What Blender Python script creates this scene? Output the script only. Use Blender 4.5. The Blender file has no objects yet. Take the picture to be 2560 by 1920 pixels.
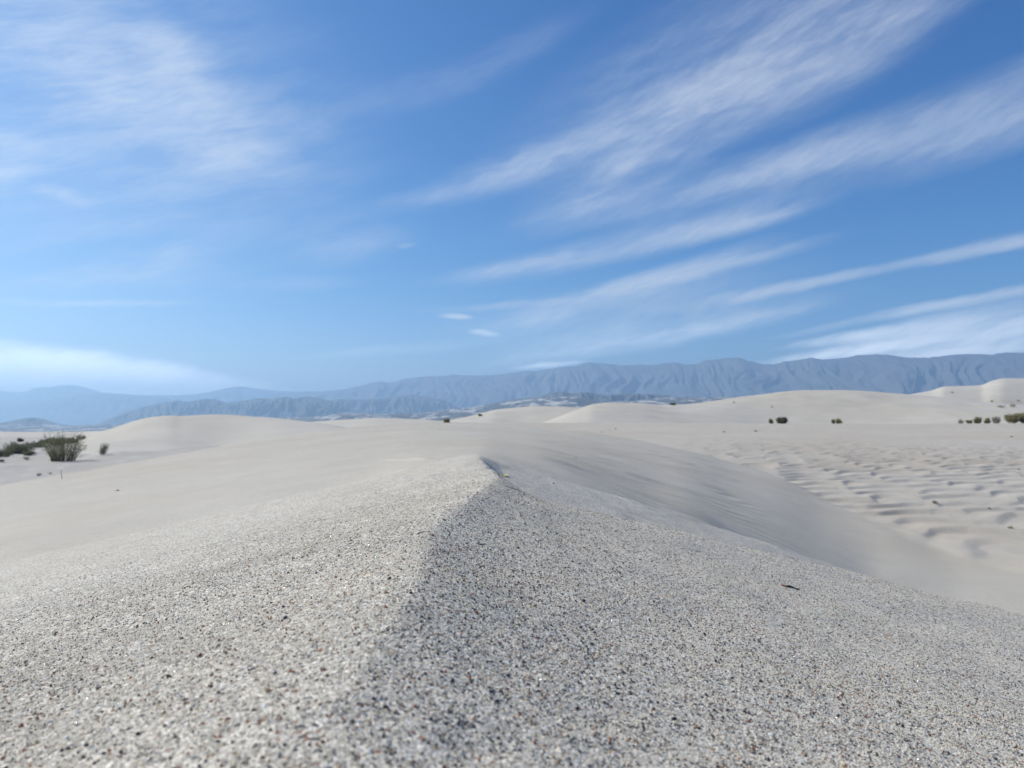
import bpy, math, random
import numpy as np
from mathutils import Vector, Matrix
R = math.radians
rng = np.random.default_rng(7)
random.seed(7)

# ------------------------------------------------------------------ camera, sky, sun, exposure
F = 1775.0                      # focal length in pixels of the 2560 px wide photograph
HY = 1035.0                     # row of the true horizon
PIT = math.atan((HY - 960) / F)
sc = bpy.context.scene
cam_d = bpy.data.cameras.new('camera')
cam = bpy.data.objects.new('camera', cam_d)
sc.collection.objects.link(cam)
cam.location = (0, 0, 0)
cam.rotation_euler = (math.pi / 2 + PIT, 0, 0)
cam_d.sensor_width = 36
cam_d.lens = 36 * F / 2560
cam_d.clip_start = 0.01
cam_d.clip_end = 120000
cam_d.dof.use_dof = True
cam_d.dof.focus_distance = 0.42
cam_d.dof.aperture_fstop = 26
sc.camera = cam

SUN_AZ, SUN_EL = R(-71), R(43)          # azimuth from +Y, positive to the right
sun_dir = Vector((math.sin(SUN_AZ) * math.cos(SUN_EL), math.cos(SUN_AZ) * math.cos(SUN_EL), math.sin(SUN_EL)))
sd = bpy.data.lights.new('sun', 'SUN')
sun = bpy.data.objects.new('sun', sd)
sc.collection.objects.link(sun)
sun.rotation_euler = sun_dir.to_track_quat('Z', 'Y').to_euler()
sun.location = (-20, 10, 30)
sd.energy = 4.6
sd.angle = R(0.5)
sd.color = (1.0, 0.945, 0.86)

sc.view_settings.view_transform = 'Standard'
sc.view_settings.look = 'None'
sc.view_settings.exposure = 0
sc.view_settings.gamma = 1
sc.view_settings.use_curve_mapping = False
cy = sc.cycles
cy.use_denoising = True
cy.max_bounces = 6
cy.diffuse_bounces = 3
cy.glossy_bounces = 2
cy.transmission_bounces = 4
cy.volume_bounces = 2
cy.caustics_reflective = False
cy.caustics_refractive = False
cy.sample_clamp_indirect = 4

SKY_STRENGTH = 0.12
HAZE_DENSITY = 1.0e-4

def ray(px, py):
    X, Z = (px - 1280) / F, (960 - py) / F
    c, s = math.cos(PIT), math.sin(PIT)
    return X, c - s * Z, s + c * Z

def at(px, py, Y):
    x, y, z = ray(px, py)
    return Vector((x / y * Y, Y, z / y * Y))

def NN(nt, typ, **kw):
    n = nt.nodes.new(typ)
    for k, v in kw.items():
        setattr(n, k, v)
    return n

class G:
    """small helper to write node maths"""
    def __init__(self, nt): self.nt = nt
    def put(self, sock, v):
        if isinstance(v, (int, float, tuple, list)): sock.default_value = v
        else: self.nt.links.new(v, sock)
    def m(self, op, a, b=None, c=None, clamp=False):
        n = NN(self.nt, 'ShaderNodeMath', operation=op); n.use_clamp = clamp
        self.put(n.inputs[0], a)
        if b is not None: self.put(n.inputs[1], b)
        if c is not None: self.put(n.inputs[2], c)
        return n.outputs[0]
    def vm(self, op, a, b=None, out=0):
        n = NN(self.nt, 'ShaderNodeVectorMath', operation=op)
        self.put(n.inputs[0], a)
        if b is not None: self.put(n.inputs[1], b)
        return n.outputs[out]
    def ss(self, v, a, b, lo=0.0, hi=1.0):
        n = NN(self.nt, 'ShaderNodeMapRange', interpolation_type='SMOOTHSTEP')
        self.put(n.inputs[0], v); n.inputs[1].default_value = a; n.inputs[2].default_value = b
        n.inputs[3].default_value = lo; n.inputs[4].default_value = hi
        return n.outputs[0]
    def lin(self, v, a, b, lo=0.0, hi=1.0):
        n = NN(self.nt, 'ShaderNodeMapRange')
        self.put(n.inputs[0], v); n.inputs[1].default_value = a; n.inputs[2].default_value = b
        n.inputs[3].default_value = lo; n.inputs[4].default_value = hi
        return n.outputs[0]
    def map(self, v, loc=(0, 0, 0), rot=(0, 0, 0), scale=(1, 1, 1), typ='POINT'):
        n = NN(self.nt, 'ShaderNodeMapping', vector_type=typ)
        self.put(n.inputs[0], v); n.inputs[1].default_value = loc
        n.inputs[2].default_value = rot; n.inputs[3].default_value = scale
        return n.outputs[0]
    def noise(self, v, scale, detail=4, rough=0.5, dist=0.0, out=0):
        n = NN(self.nt, 'ShaderNodeTexNoise')
        self.put(n.inputs['Vector'], v); n.inputs['Scale'].default_value = scale
        n.inputs['Detail'].default_value = detail; n.inputs['Roughness'].default_value = rough
        n.inputs['Distortion'].default_value = dist
        return n.outputs[out]
    def mix(self, f, a, b):
        n = NN(self.nt, 'ShaderNodeMix', data_type='RGBA')
        self.put(n.inputs[0], f); self.put(n.inputs[6], a); self.put(n.inputs[7], b)
        return n.outputs[2]
    def ramp(self, v, stops, interp='LINEAR'):
        n = NN(self.nt, 'ShaderNodeValToRGB'); r = n.color_ramp; r.interpolation = interp
        while len(r.elements) < len(stops): r.elements.new(0.5)
        for e, (p, c) in zip(r.elements, stops):
            e.position = p; e.color = (*c, 1) if len(c) == 3 else c
        self.put(n.inputs[0], v)
        return n.outputs[0]

def build_world():
    w = bpy.data.worlds.new('World'); sc.world = w; w.use_nodes = True
    nt = w.node_tree; nt.nodes.clear(); g = G(nt)
    sky = NN(nt, 'ShaderNodeTexSky', sky_type='NISHITA'); sky.sun_disc = False
    sky.sun_elevation = SUN_EL; sky.sun_rotation = SUN_AZ
    sky.altitude = 900; sky.air_density = 1.0; sky.dust_density = 0.35; sky.ozone_density = 2.2
    tc = NN(nt, 'ShaderNodeTexCoord'); d = tc.outputs['Generated']
    sep = NN(nt, 'ShaderNodeSeparateXYZ'); nt.links.new(d, sep.inputs[0])
    az = g.m('ARCTAN2', sep.outputs[0], sep.outputs[1])
    el = g.m('ARCSINE', sep.outputs[2])
    cmb = NN(nt, 'ShaderNodeCombineXYZ'); g.put(cmb.inputs[0], az); g.put(cmb.inputs[1], el)
    ae = cmb.outputs[0]
    # wind-drawn cirrus: the coordinates are warped a little so that no stroke has a clean outline
    wn = g.noise(g.map(ae, rot=(0, 0, R(12)), scale=(1, .4, 1), typ='TEXTURE'), 3.2, 5, 0.55, out=1)
    wv = g.vm('MULTIPLY', g.vm('SUBTRACT', wn, (0.5, 0.5, 0.5)), (0.06, 0.022, 0))
    wn2 = g.noise(g.map(ae, rot=(0, 0, R(16)), scale=(1, .4, 1), typ='TEXTURE'), 15, 4, 0.6, out=1)
    wv2 = g.vm('MULTIPLY', g.vm('SUBTRACT', wn2, (0.5, 0.5, 0.5)), (0.022, 0.009, 0))
    p = g.vm('ADD', g.vm('ADD', ae, wv), wv2)
    K = 2560 / 2212
    # centre x, y, half length, half width, rise to the right in degrees, strength   (read off the photograph)
    S = [(1560, 215, 520, 95, 27, .80), (1900, 60, 330, 75, 26, .55), (1480, 120, 480, 120, 24, .30),
         (1420, 290, 190, 42, 27, .55), (1110, 365, 300, 48, 17, .42), (1320, 280, 330, 55, 22, .30), (860, 440, 260, 26, 17, .20),
         (1760, 335, 560, 52, 11, .75), (2160, 275, 330, 52, 10, .55), (1320, 425, 240, 26, 14, .45),
         (1400, 515, 440, 38, 11, .62), (1560, 495, 200, 24, 8, .50), (1690, 462, 130, 20, 12, .34), (1120, 575, 240, 20, 9, .35),
         (1380, 615, 330, 30, 15, .66), (1600, 570, 220, 18, 12, .45), (1340, 660, 420, 62, 9, .30),
         (1690, 625, 290, 15, 8, .55), (1420, 715, 420, 38, 9, .42), (1560, 700, 260, 18, 9, .30), (1180, 655, 300, 12, 4, .30),
         (2090, 543, 170, 18, 8, .62), (2230, 520, 120, 15, 4, .4),
         (2080, 655, 330, 13, 8, .55), (2130, 700, 340, 36, 9, .75), (2200, 735, 240, 34, 8, .55), (1850, 730, 150, 13, 6, .6), (1830, 765, 190, 15, 6, .85),
         (2010, 775, 330, 14, 3, .5), (1180, 787, 90, 8, 5, .5), (980, 686, 42, 9, -3, .75), (1045, 721, 42, 8, -6, .6),
         (60, 795, 330, 46, -4, 1.15), (330, 815, 330, 30, -8, 1.0), (20, 835, 500, 35, -3, .7),
         (160, 60, 320, 100, -12, .46), (360, 110, 150, 65, -35, .30), (150, 165, 260, 70, -18, .34), (430, 270, 240, 95, -12, .40),
         (480, 330, 120, 38, 15, .40), (640, 250, 130, 45, -10, .18), (0, 362, 80, 28, 14, .62), (150, 420, 70, 18, -10, .38),
         (0, 290, 90, 30, -5, .25), (300, 590, 260, 28, 9, .30), (390, 545, 60, 24, 20, .28), (230, 655, 260, 10, 4, .22),
         (740, 530, 170, 48, 10, .26), (820, 210, 330, 42, 14, .15), (1080, 130, 240, 40, 24, .13), (640, 610, 160, 20, 4, .16),
         (250, 380, 560, 260, 5, .26), (120, 130, 640, 330, -5, .30), (870, 755, 240, 16, 6, .12), (880, 535, 26, 8, 10, .25)]
    acc = None
    for (cx, cy_, hl, hw, rise, st) in S:
        x, y, z = ray(cx * K, cy_ * K)
        a, e = math.atan2(x, y), math.atan2(z, math.hypot(x, y))
        v = g.map(p, loc=(a, e, 0), rot=(0, 0, R(rise)), scale=(hl * K / F * 1.15, hw * K / F * 1.15, 1), typ='TEXTURE')
        l = g.vm('LENGTH', v, out=1)
        acc = g.m('MULTIPLY_ADD', g.ss(l, 1.0, 0.0), st, acc if acc is not None else 0.0)
    acc = g.m('MULTIPLY', acc, g.ss(el, R(15), R(3), 1.0, 2.1))
    # elsewhere in the sky the same kind of cirrus, from noise alone
    side = g.m('MAXIMUM', g.ss(g.m('ABSOLUTE', az), R(40), R(62)), g.ss(el, R(36), R(50)))
    gen = g.m('MULTIPLY', g.ss(g.noise(g.map(ae, rot=(0, 0, R(12)), scale=(1, .25, 1), typ='TEXTURE'), 2.4, 3, 0.55), 0.46, 0.72, 0, 0.8), side)
    acc = g.m('ADD', acc, gen)
    st1 = g.noise(g.map(p, rot=(0, 0, R(15)), scale=(1, .20, 1), typ='TEXTURE'), 5, 8, 0.60)
    st2 = g.noise(g.map(p, rot=(0, 0, R(24)), scale=(1, .22, 1), typ='TEXTURE'), 30, 6, 0.65)
    tex = g.m('MULTIPLY_ADD', g.ss(st1, 0.32, 0.68), 0.85, 0.36)
    tex = g.m('MULTIPLY', tex, g.m('MULTIPLY_ADD', g.ss(st2, 0.32, 0.68), 0.36, 0.80))
    cov = g.m('MULTIPLY', acc, tex)
    cov = g.m('MULTIPLY', cov, 0.86)
    cov = g.m('SUBTRACT', 1.0, g.m('POWER', 2.718, g.m('MULTIPLY', cov, -1.0)))
    b1 = NN(nt, 'ShaderNodeBackground'); b1.inputs[1].default_value = SKY_STRENGTH
    # the camera's own colour response: deeper, more saturated blue than the raw model
    s3 = NN(nt, 'ShaderNodeSeparateColor'); nt.links.new(sky.outputs[0], s3.inputs[0])
    c3 = NN(nt, 'ShaderNodeCombineColor')
    for k, (gmma, gain) in enumerate([(1.75, 1.08), (1.20, .84), (.90, .95)]):
        g.put(c3.inputs[k], g.m('MULTIPLY', g.m('POWER', g.m('MULTIPLY', s3.outputs[k], .12 if k else .115), gmma), gain / SKY_STRENGTH))
    nt.links.new(c3.outputs[0], b1.inputs[0])
    b2 = NN(nt, 'ShaderNodeBackground'); b2.inputs[0].default_value = (0.86, 0.92, 1, 1); g.put(b2.inputs[1], g.ss(el, R(9), R(2.5), 0.90, 2.1))
    ms = NN(nt, 'ShaderNodeMixShader'); nt.links.new(cov, ms.inputs[0])
    nt.links.new(b1.outputs[0], ms.inputs[1]); nt.links.new(b2.outputs[0], ms.inputs[2])
    o = NN(nt, 'ShaderNodeOutputWorld'); nt.links.new(ms.outputs[0], o.inputs[0])
    w.cycles.sampling_method = 'MANUAL'; w.cycles.sample_map_resolution = 1024
build_world()

# ------------------------------------------------------------------ helpers
_perm = rng.permutation(4096)
_ga = rng.uniform(0, 2 * np.pi, 4096)
def perlin(x, y, seed=0):
    x = np.asarray(x, float) + seed * 17.31; y = np.asarray(y, float) - seed * 9.77
    xi = np.floor(x).astype(np.int64); yi = np.floor(y).astype(np.int64)
    xf = x - xi; yf = y - yi
    u = xf ** 3 * (xf * (xf * 6 - 15) + 10); v = yf ** 3 * (yf * (yf * 6 - 15) + 10)
    def gr(ix, iy, dx, dy):
        h = _perm[(_perm[(ix + seed * 7) & 4095] + iy) & 4095]
        a = _ga[h]
        return np.cos(a) * dx + np.sin(a) * dy
    n00 = gr(xi, yi, xf, yf); n10 = gr(xi + 1, yi, xf - 1, yf)
    n01 = gr(xi, yi + 1, xf, yf - 1); n11 = gr(xi + 1, yi + 1, xf - 1, yf - 1)
    return 1.5 * ((n00 * (1 - u) + n10 * u) * (1 - v) + (n01 * (1 - u) + n11 * u) * v)
def fbm(x, y, o=4, seed=0, gain=0.5):
    s = 0; a = 1
    for i in range(o):
        s = s + a * perlin(x * 2 ** i, y * 2 ** i, seed + i); a *= gain
    return s
def sstep(v, a, b):
    t = np.clip((v - a) / (b - a), 0, 1)
    return t * t * (3 - 2 * t)
def pchip(xs, ys, x):
    """monotone cubic through (xs, ys), both 1-D"""
    xs = np.asarray(xs, float); ys = np.asarray(ys, float)
    h = np.diff(xs); d = np.diff(ys) / h
    m = np.zeros(len(xs))
    for i in range(1, len(xs) - 1):
        if d[i - 1] * d[i] > 0:
            w1 = 2 * h[i] + h[i - 1]; w2 = h[i] + 2 * h[i - 1]
            m[i] = (w1 + w2) / (w1 / d[i - 1] + w2 / d[i])
    m[0] = d[0]; m[-1] = d[-1]
    x = np.clip(x, xs[0], xs[-1])
    i = np.clip(np.searchsorted(xs, x) - 1, 0, len(xs) - 2)
    t = (x - xs[i]) / h[i]
    return ((1 + 2 * t) * (1 - t) ** 2 * ys[i] + t * (1 - t) ** 2 * h[i] * m[i]
            + t * t * (3 - 2 * t) * ys[i + 1] + t * t * (t - 1) * h[i] * m[i + 1])

def mesh_np(name, V, Fq, mat, smooth=True, normals=None):
    V = np.asarray(V, np.float32); Fq = np.asarray(Fq, np.int32)
    me = bpy.data.meshes.new(name)
    k = Fq.shape[1]
    me.vertices.add(len(V)); me.vertices.foreach_set('co', V.ravel())
    me.loops.add(Fq.size); me.loops.foreach_set('vertex_index', Fq.ravel())
    me.polygons.add(len(Fq)); me.polygons.foreach_set('loop_start', np.arange(0, Fq.size, k, dtype=np.int32))
    me.update(calc_edges=True)
    me.polygons.foreach_set('use_smooth', np.full(len(Fq), smooth))
    if mat: me.materials.append(mat)
    me.validate()
    if normals is not None:
        me.normals_split_custom_set_from_vertices([tuple(n) for n in normals.tolist()])
    o = bpy.data.objects.new(name, me)
    sc.collection.objects.link(o)
    return o
def grid_faces(nu, nv):
    i = np.arange(nu - 1)[:, None] * nv + np.arange(nv - 1)[None, :]
    return np.stack([i, i + nv, i + nv + 1, i + 1], -1).reshape(-1, 4)
def structure(o):
    o['kind'] = 'structure'; return o
def tag(o, label, cat, group=None, kind=None):
    if label: o['label'] = label
    if cat: o['category'] = cat
    if group: o['group'] = group
    if kind: o['kind'] = kind
    return o

# ------------------------------------------------------------------ materials
def new_mat(name):
    m = bpy.data.materials.new(name); m.use_nodes = True
    nt = m.node_tree; nt.nodes.clear(); g = G(nt)
    b = NN(nt, 'ShaderNodeBsdfPrincipled'); o = NN(nt, 'ShaderNodeOutputMaterial')
    nt.links.new(b.outputs[0], o.inputs[0])
    return m, nt, g, b
def bump(nt, g, b, h, dist, strength=1.0):
    n = NN(nt, 'ShaderNodeBump'); n.inputs['Distance'].default_value = dist; n.inputs['Strength'].default_value = strength
    g.put(n.inputs['Height'], h); nt.links.new(n.outputs[0], b.inputs['Normal']); return n

def mat_sand(name, base=(0.515, 0.482, 0.41), warm=(0.485, 0.443, 0.362), big=0.15, grain=True, gs=1150.0):
    m, nt, g, b = new_mat(name)
    tc = NN(nt, 'ShaderNodeTexCoord').outputs['Object']
    n1 = g.noise(tc, big, 4, 0.55)
    n2 = g.noise(tc, big * 9, 5, 0.6)
    col = g.mix(g.ss(n1, 0.35, 0.65), (*base, 1), (*warm, 1))
    f2 = g.lin(n2, 0.3, 0.7, 0.94, 1.05)
    col = g.vm('MULTIPLY', col, f2)
    if grain:
        v = NN(nt, 'ShaderNodeTexVoronoi'); g.put(v.inputs['Vector'], tc); v.inputs['Scale'].default_value = gs
        sp = NN(nt, 'ShaderNodeSeparateColor'); nt.links.new(v.outputs['Color'], sp.inputs[0])
        gc = g.ramp(sp.outputs[0], [(0, (.10, .105, .12)), (.075, (.16, .16, .17)), (.11, (.50, .24, .13)), (.135, (.60, .50, .34)),
                                    (.17, (.72, .71, .67)), (.40, (.98, .97, .95)), (.60, (1.16, 1.15, 1.12)), (.80, (1.3, 1.3, 1.28)), (.93, (1.55, 1.55, 1.55))], 'CONSTANT')
        col = g.vm('MULTIPLY', col, gc)
        bump(nt, g, b, v.outputs['Distance'], 0.00045, 0.8).invert = True
        b.inputs['Specular IOR Level'].default_value = 0.4
    else:
        n3 = g.noise(tc, big * 60, 4, 0.65)
        bump(nt, g, b, n3, 0.004 / max(big, 1e-3) * 0.15, 0.5)
        b.inputs['Specular IOR Level'].default_value = 0.25
    nt.links.new(col, b.inputs['Base Color'])
    b.inputs['Roughness'].default_value = 0.85
    return m
M_near = mat_sand('near_sand', (0.54, 0.507, 0.435), (0.515, 0.478, 0.40), big=3.0, gs=950.0)
M_dune = mat_sand('dune_sand', big=0.25, gs=950.0)
M_far = mat_sand('far_dune_sand', (0.515, 0.478, 0.405), (0.485, 0.443, 0.358), big=0.02, grain=False)
M_floor = mat_sand('basin_sand', (0.51, 0.472, 0.40), (0.485, 0.433, 0.35), big=0.10, gs=950.0)

def mat_rock(name, c1, c2, scale):
    m, nt, g, b = new_mat(name)
    tc = NN(nt, 'ShaderNodeTexCoord').outputs['Object']
    n = g.noise(g.map(tc, scale=(1, 1, 0.35)), scale, 8, 0.62, 0.6)
    n2 = g.noise(tc, scale * 6, 5, 0.6)
    col = g.mix(g.ss(g.m('ADD', g.m('MULTIPLY', n, .75), g.m('MULTIPLY', n2, .25)), 0.40, 0.60), (*c1, 1), (*c2, 1))
    nt.links.new(col, b.inputs['Base Color']); b.inputs['Roughness'].default_value = 1
    b.inputs['Specular IOR Level'].default_value = 0.1
    bump(nt, g, b, n2, 40, 0.3)
    return m
M_rock = mat_rock('mountain_rock', (0.14, 0.143, 0.14), (0.168, 0.16, 0.15), 0.0012)
M_hollow = mat_sand('hollow_sand', (0.455, 0.43, 0.39), (0.43, 0.40, 0.345), big=0.2, gs=950.0)  # darker than the dune sand: shade of the hollow put into its colour
def mat_badlands():
    m, nt, g, b = new_mat('badland_sand_and_scrub')
    tc = NN(nt, 'ShaderNodeTexCoord').outputs['Object']
    n = g.noise(g.map(tc, scale=(1, .45, 1)), 0.0080, 7, 0.62, 0.8)
    n2 = g.noise(g.map(tc, scale=(1, .5, 1)), 0.035, 4, 0.6)
    f = g.ss(g.m('ADD', g.m('MULTIPLY', n, .78), g.m('MULTIPLY', n2, .22)), 0.50, 0.57)
    col = g.mix(f, (0.12, 0.13, 0.135, 1), (0.50, 0.47, 0.42, 1))
    nt.links.new(col, b.inputs['Base Color']); b.inputs['Roughness'].default_value = 1
    b.inputs['Specular IOR Level'].default_value = 0.1
    return m
M_bad = mat_badlands()
def mat_plain(name, col, rough=0.7, spec=0.3, var=0.0, scale=50, trans=0.0):
    m, nt, g, b = new_mat(name)
    tc = NN(nt, 'ShaderNodeTexCoord').outputs['Object']
    n = g.noise(tc, scale, 4, 0.6)
    c = g.mix(g.ss(n, 0.3, 0.7), tuple(x * (1 - var) for x in col) + (1,), tuple(min(1, x * (1 + var)) for x in col) + (1,))
    nt.links.new(c, b.inputs['Base Color']); b.inputs['Roughness'].default_value = rough
    b.inputs['Specular IOR Level'].default_value = spec
    if trans:
        t = NN(nt, 'ShaderNodeBsdfTranslucent'); nt.links.new(c, t.inputs[0])
        mx = NN(nt, 'ShaderNodeMixShader'); mx.inputs[0].default_value = trans
        nt.links.new(b.outputs[0], mx.inputs[1]); nt.links.new(t.outputs[0], mx.inputs[2])
        out = [n for n in nt.nodes if n.type == 'OUTPUT_MATERIAL'][0]
        nt.links.new(mx.outputs[0], out.inputs[0])
    return m
M_leaf = mat_plain('shrub_leaf', (0.25, 0.25, 0.13), 0.7, 0.3, 0.45, 6, 0.4)
M_leaf_dark = mat_plain('dark_shrub_leaf', (0.17, 0.18, 0.115), 0.7, 0.3, 0.4, 5, 0.35)
M_leaf_dry = mat_plain('dry_shrub_leaf', (0.42, 0.40, 0.31), 0.8, 0.2, 0.35, 6, 0.2)
M_leaf_yel = mat_plain('yellow_green_leaf', (0.34, 0.31, 0.16), 0.7, 0.3, 0.45, 4, 0.3)
M_stem = mat_plain('shrub_stem', (0.16, 0.135, 0.09), 0.8, 0.2, 0.3, 30)
M_twig_d = mat_plain('dark_twig_bark', (0.035, 0.015, 0.012), 0.6, 0.4, 0.5, 900)
M_twig_l = mat_plain('pale_twig_wood', (0.52, 0.32, 0.18), 0.6, 0.4, 0.2, 900)
M_petal = mat_plain('yellow_petal', (0.70, 0.69, 0.33), 0.5, 0.4, 0.1, 400, 0.4)
M_debris = mat_plain('dry_debris', (0.085, 0.065, 0.04), 0.8, 0.2, 0.5, 40)

# ------------------------------------------------------------------ near dune crest (centimetres from the lens)
def zpy(py, Y, px=1280):
    return at(px, py, Y).z
RC_Y = [-3, -1, 0, .12, .16, .23, .29, .40, .52, .645, .80, 1.0, 1.35, 1.7, 2.2, 3.2, 5]
RC_X = [.25, .05, -.015, -.030, -.033, -.034, -.035, -.040, -.028, -.0146, -.020, -.037, -.060, -.081, -.11, -.20, -.4]
RC_Z = [-.30, -.085, -.060, -.059, -.059, -.0595, -.060, -.060, -.060, -.0605, -.066, -.073, -.084, -.0965, -.150, -.330, -.8]
def near_h(x, y):
    xr = pchip(RC_Y, RC_X, y); zr = pchip(RC_Y, RC_Z, y)
    xr = xr + 0.004 * perlin(y * 9, y * 0 + 3.3, 4)
    d = x - xr
    rnd = 0.006 + .008 * (1 - sstep(y, .12, .3)) + 0.02 * np.clip(y - .6, 0, 1)
    up = sstep(y, .1, .9)
    sr = 0.252 + .055 * sstep(y, 1.0, 1.6)                              # right-hand slope
    sl = 0.235                                 # left-hand slope
    def soft(v, k): return np.sqrt(v * v + k * k) - k
    z = zr - np.where(d > 0, sr, sl) * soft(d, rnd)
    # right: the near lobe rolls over, then a hollow, then the slope goes on
    dr = np.clip(d, 0, None)
    y0 = .50 + .22 * dr
    roll = np.clip(y - y0, 0, None)
    g = sstep(dr, 0.0, .05)
    z = z - g * .048 * sstep(y, .56 + .25 * dr, 1.02 + .3 * dr) * (1 - sstep(y, 1.15 + .2 * dr, 1.6 + .25 * dr))
    z = z - g * .16 * np.clip(y - 1.72 - .15 * dr, 0, None) ** 1.5
    z = z - .0075 * sstep(y, .06, .22) * (1 - np.exp(-dr / .035))
    # left: convex shoulder far down the slope
    dl = np.clip(-d, 0, None)
    z = z - .20 * np.clip(y - 1.75, 0, None) ** 1.5 * sstep(dl, 0, .2)
    z = z - .05 * np.clip(dl - 1.2, 0, None) ** 2
    # small relief
    z = z + .0035 * fbm(x * 6, y * 6, 3, 3) * sstep(np.hypot(x, y), .05, .4) + .0009 * fbm(x * 28, y * 28, 3, 9)
    z = z + .0006 * np.sin((y * 1.0 + x * .35) * 150 + 5 * perlin(x * 9, y * 9, 21)) * sstep(x, -.1, -.4)
    return z
def build_near():
    # fine close to the camera, coarser away from it
    t = np.linspace(-1, 1, 500); xs = 3.0 * np.sign(t) * (0.12 * np.abs(t) + 0.88 * np.abs(t) ** 2.6)
    s = np.linspace(0, 1, 500); ys = -1.2 + 0 * s
    ys = np.concatenate([-1.6 + 1.6 * np.linspace(0, 1, 60)[:-1] ** .6, 3.6 * (0.05 * s + .95 * s ** 2)])
    X, Y = np.meshgrid(xs, ys, indexing='ij')
    Z = near_h(X, Y)
    return structure(mesh_np('sand_dune', np.stack([X, Y, Z], -1).reshape(-1, 3), grid_faces(len(xs), len(ys)), M_near))
near = build_near()

# ------------------------------------------------------------------ terrain around: dune we stand on, basin to the right, hollow to the left
# every column: viewing direction (photo column) and seven (distance, height) knots from near to far
def P(Y, py): return (Y, -(py - HY) / F * Y)
COL = {
 -2600: [(1.2, -.60), (3, -1.2), (6, -1.7), (8, -1.9), (11, -2.0), (20, -2.0), (60, -2.1), (130, -3.5)],
 -700: [(1.2, -.55), (3, -.95), (6, -1.35), (9, -1.65), (12, -1.95), (20, -2.0), (60, -2.1), (130, -3.5)],
 0: [(1.2, -.42), P(3, 1375), P(6, 1283), P(12, 1212), (14.5, -1.85), (20, -2.03), (60, -2.1), (130, -4.5)],
 320: [(1.2, -.36), P(3, 1325), P(6, 1230), P(15, 1159), (18, -1.55), (24, -1.93), (60, -2.0), (130, -4.5)],
 640: [(1.2, -.30), P(3, 1262), P(6, 1178), P(20, 1100), (23.5, -1.2), (30, -1.75), (60, -1.9), (130, -3.5)],
 785: [(1.2, -.28), P(3, 1235), P(6, 1155), P(23, 1080), (27, -.95), (34, -1.5), (60, -1.7), (130, -3.2)],
 929: [(1.2, -.27), P(3, 1205), P(6, 1137), P(26, 1064), (31, -.75), (38, -1.2), (60, -1.5), (130, -3)],
 1074: [(1.2, -.25), P(3, 1165), P(6, 1120), P(28, 1057), (34, -.60), (42, -1.0), (60, -1.45), (130, -2.8)],
 1195: [(1.2, -.25), P(3, 1150), P(6, 1115), P(30, 1058), (36, -.75), (45, -1.2), P(105, 1058), (130, -2.6)],
 1300: [(1.2, -.28), P(3, 1178), P(6, 1128), P(30, 1064), (34, -.9), (42, -1.35), P(108, 1057), (130, -2.6)],
 1390: [(1.2, -.32), P(3, 1212), P(6, 1146), P(28, 1072), (31.5, -1.0), (38, -1.45), P(110, 1057), (130, -2.6)],
 1454: [(1.2, -.36), P(3, 1238), P(6, 1165), P(26, 1078), (29, -1.05), (34, -1.48), P(110, 1057), (130, -2.6)],
 1540: [(1.2, -.42), P(3, 1280), P(6, 1195), P(23, 1091), (25.5, -1.15), (29, -1.5), P(110, 1057), (130, -2.6)],
 1640: [(1.2, -.48), P(3, 1335), P(6, 1230), P(21, 1109), (23, -1.28), (26, -1.52), P(110, 1057), (130, -2.6)],
 1714: [(1.2, -.52), P(3, 1368), P(6, 1252), P(19.5, 1125), (21.3, -1.32), (24, -1.52), P(110, 1057.5), (130, -2.6)],
 1830: [(1.2, -.60), P(3, 1435), P(6, 1302), P(17.5, 1157), (19, -1.42), (21, -1.52), P(110, 1058), (130, -2.6)],
 1920: [(1.2, -.66), P(3, 1488), P(6, 1342), P(15.5, 1184), (17, -1.49), (20, -1.53), P(110, 1059), (130, -2.6)],
 2065: [(1.2, -.70), P(3, 1550), P(6, 1408), P(11.5, 1258), (13, -1.53), (20, -1.54), P(110, 1059), (130, -2.6)],
 2200: [(1.2, -.75), P(3, 1600), P(6, 1462), P(8.8, 1333), (11, -1.54), (20, -1.55), P(110, 1059.5), (130, -2.6)],
 2400: [(1.2, -.80), P(3, 1680), P(5, 1572), P(6.6, 1450), (9, -1.56), (20, -1.56), P(110, 1059), (130, -2.6)],
 2600: [(1.2, -.85), (3, -1.28), (4.2, -1.46), (5.4, -1.54), (9, -1.57), (20, -1.57), P(110, 1058), (130, -2.6)],
 3400: [(1.2, -.9), (3, -1.4), (4, -1.52), (5, -1.57), (9, -1.58), (20, -1.6), (110, -1.6), (130, -2.6)],
 6000: [(1.2, -1.0), (3, -1.5), (4, -1.57), (5, -1.59), (9, -1.6), (20, -1.6), (110, -1.6), (130, -2.6)],
}
def vripple(x, y):
    """sinuous wind ripples on the basin floor, steep side towards the camera"""
    qx, qy = .8 * x + .6 * y, -.6 * x + .8 * y            # rotated, so that the noise lattice never lines up with the crests
    wx = x + .30 * fbm(qx * .50, qy * .45, 3, 31); wy = y + .42 * fbm(qx * .42, qy * .36, 3, 37, .42)
    ph = (-wy * .92 + wx * .38) / .75 + .26 * perlin(wx * .7 + wy * .25, wy * .38 - wx * .2, 41)
    ph = ph + .32 * np.sqrt(np.sin(np.pi * ((wx * .95 + wy * .35) / 1.5 + .4 * ph)) ** 2 + .02)      # scalloped, tongue-shaped crests
    f = ph - np.floor(ph)
    f = np.where(f < .73, f / .73, (1 - f) / .27)
    prof = f * f * (3 - 2 * f) ** 1.0
    amp = .85 + .40 * perlin(qx * .6, qy * .55, 47)
    ph2 = (-wy * .9 + wx * .5) / .42 + .6 * perlin(x * 2, y * 1.2, 51)
    f2 = ph2 - np.floor(ph2); f2 = np.where(f2 < .7, f2 / .7, (1 - f2) / .3)
    return .060 * np.clip(amp, .45, 1.2) * prof + .008 * f2
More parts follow.
